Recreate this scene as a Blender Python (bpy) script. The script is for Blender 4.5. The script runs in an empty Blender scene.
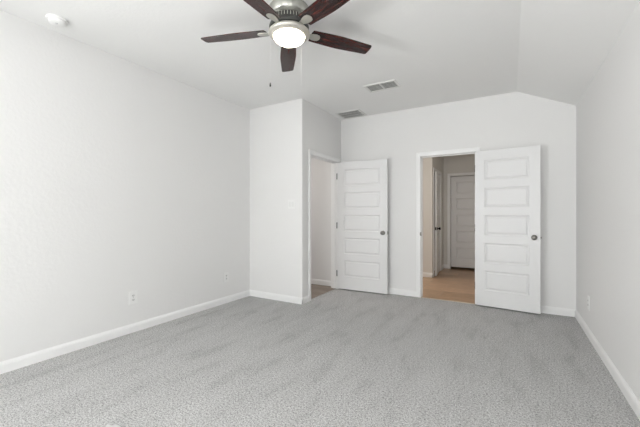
import bpy, bmesh, math, random
from mathutils import Vector, Matrix
PI = math.pi
C = bpy.context.scene
COL = C.collection
random.seed(4)

# ------------------------------------------------------------ camera
F_PX, HY, YAW, EYE = 327.65, 213.77, 0.5266, 1.2053
cam_d = bpy.data.cameras.new('camera'); cam = bpy.data.objects.new('camera', cam_d); COL.objects.link(cam)
cam.location = (0, 0, EYE); cam.rotation_euler = (PI/2, 0, YAW)
cam_d.sensor_width = 36; cam_d.lens = F_PX/640*36
cam_d.shift_y = (HY - 213.5)/640; cam_d.clip_start = 0.02
C.camera = cam

# ------------------------------------------------------------ world, daylight and added fills, exposure
w = bpy.data.worlds.new('daylight'); C.world = w; w.use_nodes = True
w.node_tree.nodes['Background'].inputs[0].default_value = (0.80, 0.90, 1.0, 1)
w.node_tree.nodes['Background'].inputs[1].default_value = 1.0
C.view_settings.view_transform = 'Standard'; C.view_settings.look = 'None'
C.view_settings.gamma = 1; C.view_settings.use_curve_mapping = False
C.view_settings.exposure = -0.01

def area(name, loc, rot, sx, sy, power, col=(1, 1, 1)):
    d = bpy.data.lights.new(name, 'AREA'); d.shape = 'RECTANGLE'; d.size = sx; d.size_y = sy
    d.energy = power; d.color = col
    o = bpy.data.objects.new(name, d); COL.objects.link(o); o.location = loc; o.rotation_euler = rot
    return o
P_SKY = (1, 2, 42, 1); P_UP = (6, 158, 225, 18); XR_ = 0.664; XL_ = -3.324
YR = -3.9            # rear wall with the windows
WINS = [(-2.65, -1.45), (-0.70, 0.50)]; WZ0, WZ1 = 0.45, 2.25
LW0, LW1 = -3.0, -1.2   # unseen windows added in the left and right walls for side light
WM = (WZ0+WZ1)/2
for i, (a, b) in enumerate(WINS):      # each rear window: sky, and an upward fill added to brighten the ceiling
    area('window_sky_fill', ((a+b)/2, YR-0.16, WM), (PI/2, 0, 0), b-a, WZ1-WZ0, P_SKY[i], (0.965, 0.985, 1.0))
    area('window_up_fill', ((a+b)/2, YR-0.30, WZ0+.25), (PI/2+math.radians(62), 0, 0), b-a, 0.9, P_UP[i], (1.0, 1.0, 0.985))
area('window_sky_fill', (XL_-0.16, (LW0+LW1)/2, WM), (PI/2, 0, -PI/2), LW1-LW0, WZ1-WZ0, P_SKY[2], (0.965, 0.985, 1.0))  # sky lamp for the added left window, lights the right wall
area('window_up_fill', (XL_-0.30, (LW0+LW1)/2, WZ0+.25), (PI/2+math.radians(62), 0, -PI/2), LW1-LW0, 0.9, P_UP[2], (1.0, 1.0, 0.985))  # upward fill at the added left window, for the ceiling
area('window_up_fill', (XR_+0.30, (LW0+LW1)/2, WZ0+.25), (PI/2+math.radians(62), 0, PI/2), LW1-LW0, 0.9, P_UP[3], (1.0, 1.0, 0.985))  # upward fill at the added right window
area('window_sky_fill', (XR_+0.16, (LW0+LW1)/2, WM), (PI/2, 0, PI/2), LW1-LW0, WZ1-WZ0, P_SKY[3], (0.965, 0.985, 1.0))  # sky lamp for the added right window
area('hall_fill', (-3.0, 5.5, 2.70), (0, 0, 0), 0.3, 0.3, 25, (1.0, 0.93, 0.86))  # unseen lamp added to brighten the hall's left wall evenly
area('hall_fill', (-0.65, 5.5, 2.70), (0, 0, 0), 0.3, 0.3, 3.5, (1.0, 0.93, 0.86))  # weak unseen lamp added for the end of the hall
area('closet_fill', (-4.3, 4.25, 2.70), (0, 0, 0), 0.25, 0.25, 17, (1.0, 0.94, 0.9))  # unseen lamp added to light the closet wall evenly

# ------------------------------------------------------------ materials
def mat(name, col, rough=0.6, metal=0.0, spec=0.5):
    m = bpy.data.materials.new(name); m.use_nodes = True
    p = m.node_tree.nodes['Principled BSDF']
    p.inputs['Base Color'].default_value = (*col, 1); p.inputs['Roughness'].default_value = rough
    p.inputs['Metallic'].default_value = metal; p.inputs['Specular IOR Level'].default_value = spec
    return m
def N(m, t, **kw):
    n = m.node_tree.nodes.new(t)
    for k, v in kw.items():
        if k in n.inputs: n.inputs[k].default_value = v
        else: setattr(n, k, v)
    return n
def L(m, a, b): m.node_tree.links.new(a, b)
def P(m): return m.node_tree.nodes['Principled BSDF']
def coords(m, scale=(1, 1, 1), rot=(0, 0, 0)):
    tc = N(m, 'ShaderNodeTexCoord'); mp = N(m, 'ShaderNodeMapping')
    mp.inputs['Scale'].default_value = scale; mp.inputs['Rotation'].default_value = rot
    L(m, tc.outputs['Object'], mp.inputs['Vector']); return mp.outputs['Vector']
def ramp(m, fac, stops):
    r = N(m, 'ShaderNodeValToRGB'); e = r.color_ramp.elements
    while len(e) < len(stops): e.new(0.5)
    for el, (p_, c_) in zip(e, stops): el.position = p_; el.color = (*c_, 1)
    L(m, fac, r.inputs['Fac']); return r.outputs['Color']
def bump(m, h, strength, dist, prev=None):
    b = N(m, 'ShaderNodeBump'); b.inputs['Strength'].default_value = strength; b.inputs['Distance'].default_value = dist
    L(m, h, b.inputs['Height'])
    if prev: L(m, prev, b.inputs['Normal'])
    L(m, b.outputs['Normal'], P(m).inputs['Normal']); return b.outputs['Normal']

def plaster(name, col, strength):
    m = mat(name, col, 0.62, spec=0.35)
    v = coords(m)
    n = N(m, 'ShaderNodeTexNoise', Scale=38.0, Detail=3.0, Roughness=0.55); L(m, v, n.inputs['Vector'])
    r = ramp(m, n.outputs['Fac'], [(0.42, (0, 0, 0)), (0.62, (1, 1, 1))])
    bump(m, r, strength, 0.0018)
    return m
M_WALL = plaster('painted_wall', (0.845, 0.841, 0.833), 0.2)
M_CEIL = plaster('painted_ceiling', (0.92, 0.92, 0.91), 0.2)
M_HALL = plaster('hall_wall_dimmed', (0.76, 0.745, 0.71), 0.3)  # same wall paint, the hall's weaker light put into its colour
M_TRIM = mat('white_semi_gloss', (0.92, 0.92, 0.915), 0.34)
M_DOOR = mat('white_door_paint', (0.815, 0.815, 0.815), 0.36)
M_PLATE = mat('white_plastic', (0.88, 0.88, 0.87), 0.3)
M_DARK = mat('dark_slot', (0.10, 0.10, 0.10), 0.6)
M_NICKEL = mat('satin_nickel', (0.24, 0.23, 0.215), 0.30, 1.0)
M_FANMETAL = mat('fan_nickel', (0.50, 0.50, 0.46), 0.36, 0.85)
M_FANDARK = mat('fan_motor_dark_metal', (0.09, 0.09, 0.085), 0.4, 0.8)  # darker metal for the motor behind the vent ribs
M_RING = mat('pale_nickel_ring', (0.56, 0.54, 0.49), 0.40, 0.5)
M_HINGE = mat('dull_dark_nickel', (0.10, 0.098, 0.095), 0.45, 0.8)
M_BRONZE = mat('dark_bronze', (0.035, 0.03, 0.027), 0.35, 0.9)
M_VENT = mat('white_vent_enamel', (0.82, 0.82, 0.80), 0.4)
M_VENTIN = mat('duct_interior', (0.38, 0.38, 0.37), 0.7)
M_SLAT = mat('grey_white_louver', (0.88, 0.88, 0.86), 0.45)
M_SCRAP = mat('white_scrap_material', (0.66, 0.66, 0.65), 0.7)

def carpet():
    m = mat('grey_carpet', (0.4, 0.4, 0.4), 1.0, spec=0.08)
    v = coords(m)
    n1 = N(m, 'ShaderNodeTexNoise', Scale=135.0, Detail=3.0, Roughness=0.75); L(m, v, n1.inputs['Vector'])
    n2 = N(m, 'ShaderNodeTexNoise', Scale=70.0, Detail=2.5, Roughness=0.6); L(m, v, n2.inputs['Vector'])
    sv = coords(m, (4.2, 1.1, 1.0), (0, 0, 0.25))
    n3 = N(m, 'ShaderNodeTexNoise', Scale=1.6, Detail=4.0, Roughness=0.6); L(m, sv, n3.inputs['Vector'])
    a = ramp(m, n1.outputs['Fac'], [(0.34, (0.14, 0.139, 0.138)), (0.47, (0.52, 0.517, 0.512)), (0.56, (0.62, 0.617, 0.61)), (0.70, (0.88, 0.876, 0.868))])
    b = ramp(m, n2.outputs['Fac'], [(0.34, (0.66, 0.66, 0.66)), (0.48, (0.98, 0.98, 0.98)), (0.66, (1.12, 1.12, 1.12))])
    c = ramp(m, n3.outputs['Fac'], [(0.34, (0.86, 0.86, 0.86)), (0.46, (0.98, 0.98, 0.98)), (0.7, (1.05, 1.05, 1.05))])
    x1 = N(m, 'ShaderNodeMix', data_type='RGBA', blend_type='MULTIPLY'); x1.inputs['Factor'].default_value = 1
    L(m, a, x1.inputs['A']); L(m, b, x1.inputs['B'])
    x2 = N(m, 'ShaderNodeMix', data_type='RGBA', blend_type='MULTIPLY'); x2.inputs['Factor'].default_value = 1
    L(m, x1.outputs['Result'], x2.inputs['A']); L(m, c, x2.inputs['B'])
    L(m, x2.outputs['Result'], P(m).inputs['Base Color'])
    nb = bump(m, n1.outputs['Fac'], 0.55, 0.008)
    bump(m, n2.outputs['Fac'], 0.35, 0.008, nb)
    return m
M_CARPET = carpet()

def plank(name, cols, bw, bh, rot, rough, mortar):
    m = mat(name, cols[0], rough)
    v = coords(m, (1, 1, 1), (0, 0, rot))
    br = N(m, 'ShaderNodeTexBrick', Scale=1.0); br.offset = 0.37
    br.inputs['Brick Width'].default_value = bw; br.inputs['Row Height'].default_value = bh
    br.inputs['Mortar Size'].default_value = 0.003
    br.inputs['Color1'].default_value = (*cols[0], 1); br.inputs['Color2'].default_value = (*cols[1], 1)
    br.inputs['Mortar'].default_value = (*mortar, 1)
    L(m, v, br.inputs['Vector'])
    gv = coords(m, (3, 22, 1), (0, 0, rot))
    n = N(m, 'ShaderNodeTexNoise', Scale=2.2, Detail=5.0, Roughness=0.65); L(m, gv, n.inputs['Vector'])
    g = ramp(m, n.outputs['Fac'], [(0.32, (0.62, 0.60, 0.58)), (0.68, (1.18, 1.18, 1.18))])
    x = N(m, 'ShaderNodeMix', data_type='RGBA', blend_type='MULTIPLY'); x.inputs['Factor'].default_value = 0.8
    L(m, br.outputs['Color'], x.inputs['A']); L(m, g, x.inputs['B'])
    L(m, x.outputs['Result'], P(m).inputs['Base Color'])
    return m
M_TILE = plank('tan_wood_tile', ((0.44, 0.275, 0.155), (0.62, 0.42, 0.27)), 0.9, 0.3, 0.0, 0.33, (0.46, 0.36, 0.26))
M_WOODF = plank('brown_wood_tile', ((0.20, 0.155, 0.12), (0.30, 0.24, 0.19)), 0.9, 0.15, 0.0, 0.35, (0.16, 0.13, 0.11))

def blade_wood():
    m = mat('dark_cherry_wood', (0.08, 0.02, 0.015), 0.26, spec=0.45)
    v = coords(m, (1.8, 17, 17))
    n = N(m, 'ShaderNodeTexNoise', Scale=2.6, Detail=6.0, Roughness=0.7, Distortion=0.9); L(m, v, n.inputs['Vector'])
    c = ramp(m, n.outputs['Fac'], [(0.38, (0.006, 0.003, 0.003)), (0.50, (0.020, 0.006, 0.005)), (0.60, (0.085, 0.013, 0.010)), (0.74, (0.19, 0.04, 0.025))])
    L(m, c, P(m).inputs['Base Color'])
    return m
M_WOOD = blade_wood()

def glow(name, col, st, base=(0.95, 0.95, 0.93)):
    m = mat(name, base, 0.4)
    P(m).inputs['Emission Color'].default_value = (*col, 1); P(m).inputs['Emission Strength'].default_value = st
    return m
M_BOWL = glow('lit_opal_glass', (1.0, 0.86, 0.70), 10.0)

def pane_glass():
    m = bpy.data.materials.new('window_glass'); m.use_nodes = True; nt = m.node_tree; nt.nodes.clear()
    o = nt.nodes.new('ShaderNodeOutputMaterial'); t = nt.nodes.new('ShaderNodeBsdfTransparent'); g = nt.nodes.new('ShaderNodeBsdfGlossy')
    g.inputs['Roughness'].default_value = 0.02; mx = nt.nodes.new('ShaderNodeMixShader'); mx.inputs[0].default_value = 0.06
    nt.links.new(t.outputs[0], mx.inputs[1]); nt.links.new(g.outputs[0], mx.inputs[2]); nt.links.new(mx.outputs[0], o.inputs[0])
    return m
M_GLASS = pane_glass()

# ------------------------------------------------------------ mesh helpers
def bx(bm, x0, x1, y0, y1, z0, z1, mtx=None):
    vs = [bm.verts.new((x, y, z)) for z in (z0, z1) for x, y in ((x0, y0), (x1, y0), (x1, y1), (x0, y1))]
    if mtx:
        for v in vs: v.co = mtx @ v.co
    for f in ((3, 2, 1, 0), (4, 5, 6, 7), (0, 1, 5, 4), (1, 2, 6, 5), (2, 3, 7, 6), (3, 0, 4, 7)):
        bm.faces.new([vs[i] for i in f])
    return vs
def prism(bm, pts, fn, a, b):
    """extrude 2D outline pts between a and b; fn(p, t) -> 3D point"""
    A = [bm.verts.new(fn(p, a)) for p in pts]; B = [bm.verts.new(fn(p, b)) for p in pts]; n = len(pts)
    bm.faces.new(A[::-1]); bm.faces.new(B)
    for i in range(n): bm.faces.new([A[i], A[(i+1) % n], B[(i+1) % n], B[i]])
def lathe(bm, prof, seg=48, mtx=None, close=True):
    rings = []
    for r, z in prof:
        if r < 1e-6: rings.append([bm.verts.new((0, 0, z))])
        else: rings.append([bm.verts.new((r*math.cos(2*PI*k/seg), r*math.sin(2*PI*k/seg), z)) for k in range(seg)])
    for a, b in zip(rings, rings[1:]):
        for k in range(seg):
            q = [a[k % len(a)], a[(k+1) % len(a)], b[(k+1) % len(b)], b[k % len(b)]]
            u = []
            for v in q:
                if v not in u: u.append(v)
            if len(u) > 2: bm.faces.new(u)
    if mtx:
        for r in rings:
            for v in r: v.co = mtx @ v.co
def obj(name, bm, m, parent=None, smooth=False, bevel=0, loc=None, seg=2):
    bmesh.ops.recalc_face_normals(bm, faces=bm.faces[:])
    me = bpy.data.meshes.new(name); bm.to_mesh(me); bm.free(); me.materials.append(m)
    if smooth:
        for p in me.polygons: p.use_smooth = True
        me.set_sharp_from_angle(angle=math.radians(62))
    o = bpy.data.objects.new(name, me); COL.objects.link(o)
    if parent: o.parent = parent
    if loc: o.location = loc
    if bevel:
        b = o.modifiers.new('bevel', 'BEVEL'); b.width = bevel; b.segments = seg; b.limit_method = 'ANGLE'; b.angle_limit = math.radians(40)
        b.harden_normals = False
    return o
def boxes(name, lst, m, parent=None, bevel=0, loc=None, mtx=None):
    bm = bmesh.new()
    for b in lst: bx(bm, *b, mtx=mtx)
    return obj(name, bm, m, parent, bevel=bevel, loc=loc)
def struct(o, label=None):
    o['kind'] = 'structure'
    if label: o['label'] = label
    return o
def tag(o, label, cat, group=None):
    o['label'] = label; o['category'] = cat
    if group: o['group'] = group
    return o
def empty(name, loc, rot=(0, 0, 0)):
    o = bpy.data.objects.new(name, None); COL.objects.link(o); o.location = loc; o.rotation_euler = rot; o.empty_display_size = 0.1
    return o

# ------------------------------------------------------------ measurements
XL, XB, XR, YB, YK, HR, XC, H = -3.324, -2.400, 0.664, 4.8125, 3.655, 2.465, 0.067, 2.743
T = 0.115                              # wall thickness
XI = XB - T                            # closet inner side of the doorway wall
KY0, KY1 = 3.875, 4.690                # closet doorway
MX0, MX1 = -1.117, -0.403              # hall doorway
DH = 2.027                             # doorway height
CW, CT = 0.061, 0.017                  # casing width and thickness
XCL = -5.0                             # unseen closet end, pushed left so the added lamp falls evenly
HX, HY0, HY1, HXR = -1.28, 6.42, 7.65, -0.16   # hall corner, recess end, right wall

# ------------------------------------------------------------ shell
struct(boxes('floor', [(XL-.05, XR+.05, YR-.05, YK+.02, -.12, 0), (XB-.045, XR+.05, YK+.02, YB+.004, -.12, 0)], M_CARPET), 'light grey cut pile carpet')
struct(boxes('floor_closet', [(XCL-.05, XB-.0449, YK+.05, YB+.03, -.12, -.004)], M_WOODF), 'brown wood look tile in closet')
struct(boxes('floor_hall', [(-4.4, HXR+.05, YB+.0041, HY1+.5, -.12, -.004)], M_TILE), 'tan wood look tile in hall')
struct(boxes('wall_left', [(XL-.12, XL, YR-.12, LW0, -.1, 2.9), (XL-.12, XL, LW1, YK+T, -.1, 2.9), (XL-.12, XL, LW0, LW1, -.1, WZ0), (XL-.12, XL, LW0, LW1, WZ1, 2.9)], M_WALL))
struct(boxes('wall_right', [(XR, XR+.12, YR-.12, LW0, -.1, 2.9), (XR, XR+.12, LW1, YB+T, -.1, 2.9), (XR, XR+.12, LW0, LW1, -.1, WZ0), (XR, XR+.12, LW0, LW1, WZ1, 2.9)], M_WALL))
struct(boxes('wall_back', [(XCL, MX0-.018, YB, YB+T, -.1, 2.9), (MX1+.018, XR, YB, YB+T, -.1, 2.9), (MX0-.018, MX1+.018, YB, YB+T, DH+.018, 2.9)], M_WALL))
# rear wall around two windows
rear = [(XL, WINS[0][0], YR-.12, YR, -.1, 2.9), (WINS[0][1], WINS[1][0], YR-.12, YR, -.1, 2.9), (WINS[1][1], XR, YR-.12, YR, -.1, 2.9)]
for a, b in WINS: rear += [(a, b, YR-.12, YR, -.1, WZ0), (a, b, YR-.12, YR, WZ1, 2.9)]
struct(boxes('wall_rear', rear, M_WALL))
# closet bump-out, rounded outer corner
bm = bmesh.new()
rr = 0.012
arc = [(XB-rr+rr*math.sin(t), YK+rr-rr*math.cos(t)) for t in [i*PI/12 for i in range(7)]]
poly = [(XL, YK)] + arc + [(XB, KY0-.018), (XI, KY0-.018), (XI, YK+T), (XL, YK+T)]
prism(bm, poly, lambda p, t: (p[0], p[1], t), -.1, 2.9)
bx(bm, XI, XB, KY0-.018, KY1+.018, DH+.018, 2.9)
bx(bm, XI, XB, KY1+.018, YB, -.1, 2.9)
bx(bm, XCL-.1, XL-.12, YK, YK+T, -.1, 2.9); bx(bm, XCL-.1, XCL, YK+T, YB+T, -.1, 2.9)
struct(obj('wall_closet', bm, M_WALL))
# ceiling: flat part and the slope down to the right wall
bm = bmesh.new()
bx(bm, XCL-.1, XL-.1, YK, YB+T, H, 2.95)
prism(bm, [(XL-.1, H), (XC, H), (XR+.1, H-(H-HR)*(XR+.1-XC)/(XR-XC)), (XR+.1, 2.95), (XL-.1, 2.95)], lambda p, t: (p[0], t, p[1]), YR-.1, YB+T)
struct(obj('ceiling', bm, M_CEIL))
struct(boxes('ceiling_hall', [(-4.4, HXR+.1, YB+T, HY1+.5, H, 2.95)], M_CEIL))
# hall walls
SD0, SD1 = 6.555, 7.225                # side doorway in the hall
struct(boxes('wall_hall_left', [(-4.4, HX, HY0, HY0+.115, -.1, 2.9), (HX-.115, HX, HY0+.115, SD0, -.1, 2.9), (HX-.115, HX, SD1, HY1, -.1, 2.9), (HX-.115, HX, SD0, SD1, DH, 2.9)], M_HALL))
ED0, ED1 = -1.138, -0.39
struct(boxes('wall_hall_end', [(-1.6, ED0, HY1, HY1+.115, -.1, 2.9), (ED1, HXR+.1, HY1, HY1+.115, -.1, 2.9), (ED0, ED1, HY1, HY1+.115, DH, 2.9)], M_HALL))
struct(boxes('wall_hall_right', [(HXR, HXR+.115, YB+T, HY1, -.1, 2.9)], M_HALL))
struct(boxes('wall_hall_outer', [(-4.4, -4.3, YB+T, HY0+.1, -.1, 2.9)], M_HALL))
struct(boxes('side_room_light_block', [(-2.3, HX-.115, HY0+.115, HY0+.15, -.1, 2.9), (-2.3, -2.2, HY0+.15, HY1+.5, -.1, 2.9), (-2.2, -1.6, HY1+.1, HY1+.2, -.1, 2.9)], M_HALL))  # unseen walls closed in to keep the room behind the ajar door dark
struct(boxes('end_room_light_block', [(-1.7, -1.6, HY1, HY1+.5, -.1, 2.9), (HXR, HXR+.1, HY1+.1, HY1+.5, -.1, 2.9), (-1.6, HXR+.1, HY1+.42, HY1+.5, -.1, 2.9)], M_HALL))  # unseen walls added to keep sky light out of the end door gap

# ------------------------------------------------------------ baseboards
BH = 0.088
prof = [(0, 0), (.014, 0), (.014, .060), (.0115, .066), (.0115, .072), (.006, .081), (.003, BH), (0, BH)]
def baseboard(name, runs, m=M_TRIM):
    """runs: (start, end, outward normal)"""
    bm = bmesh.new()
    for (a, b, n) in runs:
        a = Vector((*a, 0)); b = Vector((*b, 0)); n = Vector((*n, 0)); d = (b-a)
        prism(bm, prof, lambda p, t: tuple(a + d*t + n*p[0] + Vector((0, 0, p[1]))), 0, 1)
    return struct(obj(name, bm, m))
baseboard('baseboard_left', [((XL, YR), (XL, YK), (1, 0))])
baseboard('baseboard_right', [((XR, YR), (XR, YB), (-1, 0))])
baseboard('baseboard_back', [((XB, YB), (MX0-CW, YB), (0, -1)), ((MX1+CW, YB), (XR, YB), (0, -1))])
baseboard('baseboard_rear', [((XL, YR), (XR, YR), (0, 1))])
baseboard('baseboard_closet', [((XL, YK), (XB+.014, YK), (0, -1)), ((XB, YK-.014), (XB, KY0-CW-.005), (1, 0)), ((XB, KY1+CW), (XB, YB), (1, 0))])
baseboard('baseboard_closet_inside', [((XCL, YB), (XI, YB), (0, -1)), ((XCL, YK+T), (XCL, YB), (1, 0)), ((XCL, YK+T), (XI, YK+T), (0, 1))])
baseboard('baseboard_hall', [((-4.3, HY0), (HX+.014, HY0), (0, -1)), ((HX, HY0-.014), (HX, SD0-CW), (1, 0)), ((HX, SD1+CW), (HX, HY1), (1, 0)), ((HX, HY1), (ED0-CW, HY1), (0, -1))])

# ------------------------------------------------------------ door casings (with jamb lining)
def casing(name, o, u, n, wd, depth=T, label=None, stop=True, back=True):
    """o: origin at floor on wall face, u: unit along opening, n: outward normal (towards viewer)"""
    o = Vector((*o, 0)); u = Vector((*u, 0)); n = Vector((*n, 0))
    mt = Matrix(((u.x, n.x, 0, o.x), (u.y, n.y, 0, o.y), (0, 0, 1, 0), (0, 0, 0, 1)))
    bm = bmesh.new()
    # moulded profile: thick outer edge, thin inner edge
    pr = [(0.004, 0), (0.004, .009), (.012, .012), (.045, .014), (.052, CT), (CW, CT), (CW, 0)]
    zt = DH
    def sweep(path):        # mitred casing round three sides
        pass
    faces = [(0, 1)] + ([(-depth, -1)] if back else [])
    for off, s in faces:
        rows = []
        for (d, h) in pr:
            y = off + s*h
            rows.append([bm.verts.new(mt @ Vector(c)) for c in ((-d, y, 0), (-d, y, zt+d), (wd+d, y, zt+d), (wd+d, y, 0))])
        for k in range(len(rows)):
            a, b = rows[k], rows[(k+1) % len(rows)]
            for i in range(3): bm.faces.new([a[i], a[i+1], b[i+1], b[i]])
        bm.faces.new([r[0] for r in rows]); bm.faces.new([r[3] for r in rows][::-1])
    # jamb lining
    for b in ((-.018, 0, -depth-.001, .001, 0, zt+.018), (wd, wd+.018, -depth-.001, .001, 0, zt+.018), (0, wd, -depth-.001, .001, zt, zt+.018)):
        bx(bm, *b, mtx=mt)
    if stop:
        for b in ((0, .011, -.078, -.045, 0, zt), (wd-.011, wd, -.078, -.045, 0, zt), (.011, wd-.011, -.078, -.045, zt-.011, zt)):
            bx(bm, *b, mtx=mt)
    return struct(obj(name, bm, M_TRIM, bevel=.0012), label)
casing('trim_1', (MX0, YB), (1, 0), (0, -1), MX1-MX0, label='white casing around hall doorway')
casing('trim_2', (XB, KY0), (0, 1), (1, 0), KY1-KY0, label='white casing around closet doorway')
casing('trim_3', (HX, SD0), (0, 1), (1, 0), SD1-SD0, label='white casing around side doorway in hall', stop=False)
casing('trim_4', (ED0, HY1), (1, 0), (0, -1), ED1-ED0, label='white casing around door at hall end', stop=False, back=False)
# threshold strips
struct(boxes('trim_5', [(MX0, MX1, YB-.004, YB+.028, -.004, .004)], mat('pale_threshold', (.62, .52, .40), .4), bevel=.002))
struct(boxes('trim_6', [(XB-.058, XB-.034, KY0, KY1, -.004, .003)], mat('brown_threshold', (.25, .2, .16), .4), bevel=.002))

# ------------------------------------------------------------ doors
def leaf_mesh(W, Hh, th):
    bm = bmesh.new()
    st = 0.112; top = 0.118; p = 0.256; g = 0.101
    xs = [0, st, W-st, W]
    zs = [0]; z = Hh - top
    cuts = []
    for i in range(5): cuts.append((z-p, z)); z -= p + g
    for a, b in reversed(cuts): zs += [a, b]
    zs.append(Hh)
    for side, y0 in ((-1, 0.0), (1, th)):
        V = {}
        for i, x in enumerate(xs):
            for j, zz in enumerate(zs): V[i, j] = bm.verts.new((x, y0, zz))
        for i in range(3):
            for j in range(len(zs)-1):
                if i == 1 and j % 2 == 1:
                    # moulded recess with a raised field
                    prev = [V[i, j], V[i+1, j], V[i+1, j+1], V[i, j+1]]
                    for ins, dep in ((.006, .006), (.014, .0095), (.022, .0095), (.034, .003), (.038, .0025)):
                        y = y0 - side*dep
                        cur = [bm.verts.new(c) for c in ((xs[1]+ins, y, zs[j]+ins), (xs[2]-ins, y, zs[j]+ins), (xs[2]-ins, y, zs[j+1]-ins), (xs[1]+ins, y, zs[j+1]-ins))]
                        for k in range(4): bm.faces.new([prev[k], prev[(k+1) % 4], cur[(k+1) % 4], cur[k]])
                        prev = cur
                    bm.faces.new(prev)
                else: bm.faces.new([V[i, j], V[i+1, j], V[i+1, j+1], V[i, j+1]])
        if side == -1: F = V
    n = len(zs)-1
    def edge(ks):
        for a, b in zip(ks, ks[1:]): bm.faces.new([F[a], F[b], V[b], V[a]])
    edge([(i, 0) for i in range(4)]); edge([(i, n) for i in range(4)]); edge([(0, j) for j in range(n+1)]); edge([(3, j) for j in range(n+1)])
    return bm
KNOB = [(0, -.0005), (.031, -.0005), (.032, .004), (.027, .009), (.013, .011), (.011, .030), (.016, .036), (.026, .043), (.0285, .052), (.026, .061), (.017, .067), (0, .069)]
def door(name, hinge, ang, W, label, sides=None, z0=.017, knob_h=.905, hinges=(1.80, 1.02, .26), knob_mat=M_NICKEL, knob_mesh=[], Hh=2.002, hand=1, hinge_front=True, th=.035, both=True):
    """local x runs from the hinge to the free edge, local y = 0 is the face towards the viewer"""
    bm = leaf_mesh(W, Hh, th)
    d = obj(name, bm, M_DOOR)
    d.location = (hinge[0], hinge[1], z0); d.rotation_euler = (0, 0, ang)
    if hand < 0: d.scale = (1, 1, 1)
    struct(d, label)
    for s, y in sides or ((1, 0), (-1, .035)):
        bm = bmesh.new()
        mt = Matrix.Translation((W-.062, y, knob_h)) @ Matrix.Rotation(PI/2*s, 4, 'X')
        lathe(bm, KNOB, 32, mt)
        obj('door_knob', bm, knob_mat, d, smooth=True)
    bm = bmesh.new(); bx(bm, W-.001, W+.0015, .005, th-.005, knob_h-.028, knob_h+.028); bx(bm, W, W+.011, .011, th-.011, knob_h-.010, knob_h+.010)
    obj('latch', bm, knob_mat, d, bevel=.001)
    for hz in hinges:
        bm = bmesh.new()
        hy = -.005 if hinge_front else th+.004
        for k in range(3):
            lathe(bm, [(0, k*.0305), (.0062, k*.0305), (.0062, k*.0305+.0285), (0, k*.0305+.0285)], 14, Matrix.Translation((-.004, hy, hz-z0-.045)))
        lathe(bm, [(0, 0), (.004, 0), (.004, .1), (0, .1)], 10, Matrix.Translation((-.004, hy, hz-z0-.05)))
        bx(bm, -.012, -.0005, hy-.001, hy+.002, hz-z0-.045, hz-z0+.045)
        bx(bm, -.0015, .0006, 0.0, th-.006, hz-z0-.045, hz-z0+.045)
        obj('hinge', bm, M_HINGE, d, smooth=True)
    return d
a = Vector((XB+.012, 4.657)); b = Vector((-1.575, 4.687))
door('door_1', a, math.atan2(b.y-a.y, b.x-a.x), (b-a).length, 'white five panel closet door standing open beside back wall, left one')
a = Vector((-.402, 4.742)); b = Vector((.307, 4.665))
door('door_2', a, math.atan2(b.y-a.y, b.x-a.x), (b-a).length, 'white five panel door folded back against wall right of hall doorway', hinge_front=False)
# closed door at the end of the hall
door('door_3', (ED0+.003, HY1+.02), 0, ED1-ED0-.006, 'white five panel door closed at the end of the hall', z0=.045, knob_mat=M_BRONZE, Hh=1.975, hinges=())
# hall side door, ajar into the side room, hinged at its far edge
sd = SD1-SD0-.006
door('door_4', (HX-.037, SD1-.004), -PI/2+math.radians(5), sd, 'white panelled door slightly ajar in left side of hall', z0=.014, knob_mat=M_BRONZE, hinges=(), Hh=2.005, sides=((-1, .035),))

# strike plate on left jamb of the hall doorway
sp = boxes('trim_7', [(MX0-.001, MX0+.0022, YB-.012, YB+.028, .885, .945), (MX0-.010, MX0+.002, YB-.0175, YB-.010, .893, .937)], M_NICKEL, bevel=.0008)
struct(sp, 'small metal strike plate on hall doorway jamb')

# ------------------------------------------------------------ windows behind the camera, side ones added for their light
def window(name, a, b, loc, rot):
    fr = .05
    mt = Matrix.Translation((loc[0], loc[1], 0)) @ Matrix.Rotation(rot, 4, 'Z')   # local y = 0 on the inner wall face
    wn = boxes(name, [(a, a+fr, -.09, -.03, WZ0, WZ1), (b-fr, b, -.09, -.03, WZ0, WZ1), (a+fr, b-fr, -.09, -.03, WZ0, WZ0+fr), (a+fr, b-fr, -.09, -.03, WZ1-fr, WZ1),
                      (a+fr, b-fr, -.08, -.04, WM-.02, WM+.02)], M_TRIM, bevel=.003, mtx=mt)
    struct(wn, 'unseen white framed sash window')
    boxes('window_glass', [(a+fr, b-fr, -.062, -.058, WZ0+fr, WZ1-fr)], M_GLASS, wn, mtx=mt)
    boxes('window_sill', [(a-.04, b+.04, -.03, .03, WZ0-.025, WZ0)], M_TRIM, wn, bevel=.003, mtx=mt)
for i, (a, b) in enumerate(WINS): window(f'window_{i+1}', a, b, (0, YR), 0)
window('window_3', -LW1, -LW0, (XL, 0), -PI/2)  # unseen window added to throw light on the right wall
window('window_4', LW0, LW1, (XR, 0), PI/2)  # unseen window added for light on the left wall and closet side

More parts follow.
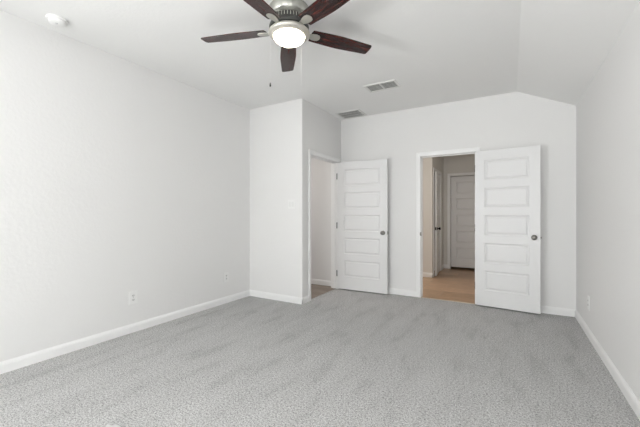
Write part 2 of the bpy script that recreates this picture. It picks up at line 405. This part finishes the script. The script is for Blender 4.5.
# ------------------------------------------------------------ ceiling fan
FX, FY, ZB = -1.440, 2.015, 2.584
PH, FR, PITCH = 0.955, 0.708, -0.190
fan = empty('ceiling_fan', (FX, FY, H))
tag(fan, 'five blade ceiling fan with cherry wood blades, nickel motor and lit bowl light', 'ceiling fan')
def zl(z): return z - H
bm = bmesh.new()
lathe(bm, [(0, 0), (.150, 0), (.152, -.006), (.149, -.052), (.140, -.066), (.128, -.071), (0, -.071)], 64)
obj('motor_housing', bm, M_FANMETAL, fan, smooth=True)
bm = bmesh.new()
lathe(bm, [(0, -.0715), (.118, -.0715), (.128, -.110), (.145, -.125), (.150, -.140), (.146, -.158), (.12, -.164), (0, -.164)], 64)
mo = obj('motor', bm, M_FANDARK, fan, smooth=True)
bm = bmesh.new()
for k in range(36):                      # ribs of the vent ring
    an = 2*PI*k/36
    mt = Matrix.Rotation(an, 4, 'Z')
    v = bx(bm, .112, .128, -.0035, .0035, -.112, -.070, mt)
lathe(bm, [(.112, -.069), (.134, -.069), (.137, -.073), (.134, -.077), (.112, -.077), (.112, -.069)], 64)
obj('vent_ring', bm, M_FANMETAL, fan, smooth=True)
# light kit
bm = bmesh.new()
lathe(bm, [(0, -.158), (.120, -.158), (.142, -.164), (.154, -.177), (.155, -.188), (.143, -.200), (.119, -.207), (.116, -.197), (0, -.190)], 72)
obj('light_ring', bm, M_RING, fan, smooth=True)
bm = bmesh.new()
pr = [(.118, -.197)] + [(.118*math.cos(t), -.205-.058*math.sin(t)) for t in [i*PI/2/14 for i in range(15)]]
pr[-1] = (0, pr[-1][1])
lathe(bm, pr, 72)
obj('light_bowl', bm, M_BOWL, fan, smooth=True)
# blades
tip = math.atan(PITCH)
def blade_outline():
    pts = []
    r0, r1 = .180, FR
    def hw(u):                                    # half width along the blade
        s = (u-r0)/(r1-r0)
        return .059 + .012*math.sin(min(1, s/.6)*PI/2) - .016*max(0, s-.45)/.55
    n = 18
    us = [r0 + (r1-.012-r0)*i/n for i in range(n+1)]
    up = [(u, hw(u)) for u in us]; lo = [(u, -hw(u)) for u in us]
    tipc = [(r1-.004, hw(r1)*.86), (r1, hw(r1)*.55), (r1+.002, 0), (r1, -hw(r1)*.55), (r1-.004, -hw(r1)*.86)]
    return [(r0-.006, -.030), ] + lo + tipc[::-1] + up[::-1] + [(r0-.006, .030)]
for k in range(5):
    an = PH + k*2*PI/5
    rot = Matrix.Rotation(an, 4, 'Z') @ Matrix.Rotation(tip, 4, 'X')
    bm = bmesh.new()
    prism(bm, blade_outline(), lambda p, t: (p[0], p[1], t), -.003, .003)
    bl = obj('blade', bm, M_WOOD, fan, bevel=.0015)
    bl.location = (0, 0, zl(ZB)); bl.rotation_euler = (tip, 0, an); bl.rotation_mode = 'XYZ'
    bl.matrix_local = Matrix.Translation((0, 0, zl(ZB))) @ rot
    # bracket: arm from the motor and a rounded shoe under the blade
    bm = bmesh.new()
    shoe = [(.130, -.017), (.160, -.020), (.185, -.030), (.215, -.034), (.238, -.029), (.249, -.015), (.252, 0), (.249, .015), (.238, .029), (.215, .034), (.185, .030), (.160, .020), (.130, .017)]
    prism(bm, shoe, lambda p, t: (p[0], p[1], t), -.0095, -.0032)
    br = obj('blade_bracket', bm, M_FANMETAL, bl, bevel=.002)
# pull chains
cX, sX = math.cos(YAW), math.sin(YAW)
def chain(dx, dz, z1, ms, fob_dark, r0=.0005):
    # dx: towards the right of the room view, dz: away; hung from the light ring
    x = dx*cX - dz*sX; y = dx*sX + dz*cX
    bm = bmesh.new()
    top = -.185
    lathe(bm, [(0, top), (r0, top), (r0, z1), (0, z1)], 8, Matrix.Translation((x, y, 0)))
    n = int((top-z1)/.012)
    for i in range(n):
        bmesh.ops.create_icosphere(bm, subdivisions=1, radius=.0010, matrix=Matrix.Translation((x, y, top-.012*i)))
    ch = obj('pull_chain', bm, ms, fan, smooth=True)
    bm = bmesh.new()
    lathe(bm, [(0, 0), (.003, -.002), (.0048, -.012), (.0062, -.022), (.005, -.030), (0, -.033)], 16, Matrix.Translation((x, y, z1)))
    if fob_dark: obj('chain_fob', bm, fob_dark, ch, smooth=True)
    else: bm.free()
M_CHAIN = mat('pale_chain', (.85, .85, .84), .4, .2)
chain(-.139, -.02, zl(2.185), M_CHAIN, M_BRONZE)
chain(.084, .112, zl(2.20), M_CHAIN, None)

# ------------------------------------------------------------ smoke detector
sd_ = empty('smoke_detector', (-3.095, 1.195, H))
tag(sd_, 'round white smoke detector on the ceiling near left wall', 'smoke detector')
bm = bmesh.new(); lathe(bm, [(0, .0), (.070, .0), (.071, -.004), (.069, -.012), (.064, -.014), (0, -.014)], 48); obj('mounting_base', bm, M_PLATE, sd_, smooth=True)
bm = bmesh.new(); lathe(bm, [(0, -.013), (.058, -.013), (.060, -.022), (.056, -.034), (.046, -.041), (.020, -.044), (0, -.0445)], 48)
cv = obj('cover', bm, M_PLATE, sd_, smooth=True)
bm = bmesh.new(); lathe(bm, [(0, -.043), (.009, -.043), (.009, -.047), (0, -.047)], 20, Matrix.Translation((.018, -.012, 0))); obj('test_button', bm, mat('button_grey', (.7, .7, .7), .4), cv, smooth=True)

# ------------------------------------------------------------ ceiling vents
def vent(name, x0, x1, y0, y1, banks, nsl, label, group=None, fr=.026, tilt=30, sm=M_SLAT, seam=(), hwid=.009):
    e = empty(name, ((x0+x1)/2, (y0+y1)/2, H))
    tag(e, label, 'air vent', 'ceiling air vents')
    W, D = (x1-x0)/2, (y1-y0)/2
    z0, z1 = -.010, -.0003
    bars = [(-W, W, -D, -D+fr, z0, z1), (-W, W, D-fr, D, z0, z1), (-W, -W+fr, -D+fr, D-fr, z0, z1), (W-fr, W, -D+fr, D-fr, z0, z1)]
    for b in range(1, banks):
        xc = -W+fr+(2*W-2*fr)*b/banks; bars.append((xc-.008, xc+.008, -D+fr, D-fr, z0, z1))
    for s_ in seam: bars.append((-W+fr, W-fr, s_-.006, s_+.006, z0+.002, z1))
    boxes('frame', bars, M_VENT, e, bevel=.002)
    boxes('backing', [(-W+fr*.6, W-fr*.6, -D+fr*.6, D-fr*.6, -.0028, -.0004)], M_VENTIN, e)
    wd = (2*D-2*fr)/nsl
    for b in range(banks):
        xa = -W+fr+(2*W-2*fr)*b/banks+.002; xb = -W+fr+(2*W-2*fr)*(b+1)/banks-.002
        for k in range(nsl):
            yc = -D+fr+wd*(k+.5)
            bm = bmesh.new()
            mt = Matrix.Translation((0, yc, -.0085)) @ Matrix.Rotation(math.radians(tilt), 4, 'X')
            bx(bm, xa, xb, -hwid, hwid, -.0007, .0007, mt)
            obj('louver', bm, sm, e)
    return e
vent('ceiling_vent', -1.530, -1.140, 3.665, 3.905, 2, 5, 'white ceiling register split in two banks of louvers, the nearer vent')
vent('ceiling_vent', -2.318, -1.925, 4.435, 4.770, 1, 9, 'square white return grille on the ceiling in the corner above closet door', tilt=30, seam=(-.05, .05))

# ------------------------------------------------------------ outlets and switch
def plate_outlet(loc, rot, label, slots=True):
    e = empty('wall_outlet', loc, rot); tag(e, label, 'outlet', 'wall outlets')
    boxes('cover_plate', [(-.043, .043, 0, .007, -.066, .066)], M_PLATE, e, bevel=.0025)
    for zc in (-.0215, .0215):
        bm = bmesh.new()
        pts = [(.0165*math.cos(t), .0140*math.sin(t)) for t in [i*2*PI/24 for i in range(24)]]
        pts = [(x, max(-.0115, min(.0115, z))) for x, z in pts]
        prism(bm, pts, lambda p, t: (p[0], t, p[1]+zc), .005, .0085)
        r = obj('socket', bm, mat('socket_white', (.78, .78, .77), .35), e)
        boxes('slot', [(-.0075, -.0045, .0082, .0092, zc-.0035, zc+.0065), (.0045, .0075, .0082, .0092, zc-.0035, zc+.0055), (-.002, .002, .0082, .0092, zc-.0095, zc-.0055)], M_DARK, r)
    bm = bmesh.new(); lathe(bm, [(0, .0055), (.0033, .0055), (.0028, .0072), (0, .0074)], 14, Matrix.Rotation(-PI/2, 4, 'X')); obj('screw', bm, M_NICKEL, e, smooth=True)
    return e
plate_outlet((XL, 1.927, .352), (0, 0, -PI/2), 'white duplex outlet low on left wall, nearer the camera')
plate_outlet((XL, 3.19, .350), (0, 0, -PI/2), 'white duplex outlet low on left wall close to closet corner')
plate_outlet((XR, 4.09, .335), (0, 0, PI/2), 'white duplex outlet low on right wall near back corner')
sw = empty('light_switch', (-2.572, YK, 1.335), (0, 0, PI)); tag(sw, 'white rocker light switch on front face of closet wall', 'light switch')
boxes('cover_plate', [(-.058, .058, 0, .006, -.0605, .0605)], M_PLATE, sw, bevel=.0025)
for dx in (-.023, .023):
    boxes('rocker', [(dx-.0165, dx+.0165, .005, .009, -.034, .034)], mat('rocker_white', (.82, .82, .81), .3), sw, bevel=.0015)

# ------------------------------------------------------------ scrap on the carpet
bm = bmesh.new()
n = 8
vs = [[bm.verts.new((-.045+.09*i/n, -.014+.028*j/4+.006*math.sin(i*1.7), .006+.003*math.sin(i*1.3+j*2.1))) for j in range(5)] for i in range(n+1)]
for i in range(n):
    for j in range(4): bm.faces.new([vs[i][j], vs[i+1][j], vs[i+1][j+1], vs[i][j+1]])
sc = obj('paper_scrap', bm, M_SCRAP, smooth=True, loc=(-1.938, 1.012, 0)); sc.rotation_euler = (0, 0, .5)
so = sc.modifiers.new('thick', 'SOLIDIFY'); so.thickness = .0015
tag(sc, 'small crumpled white scrap lying on the grey carpet', 'scrap')
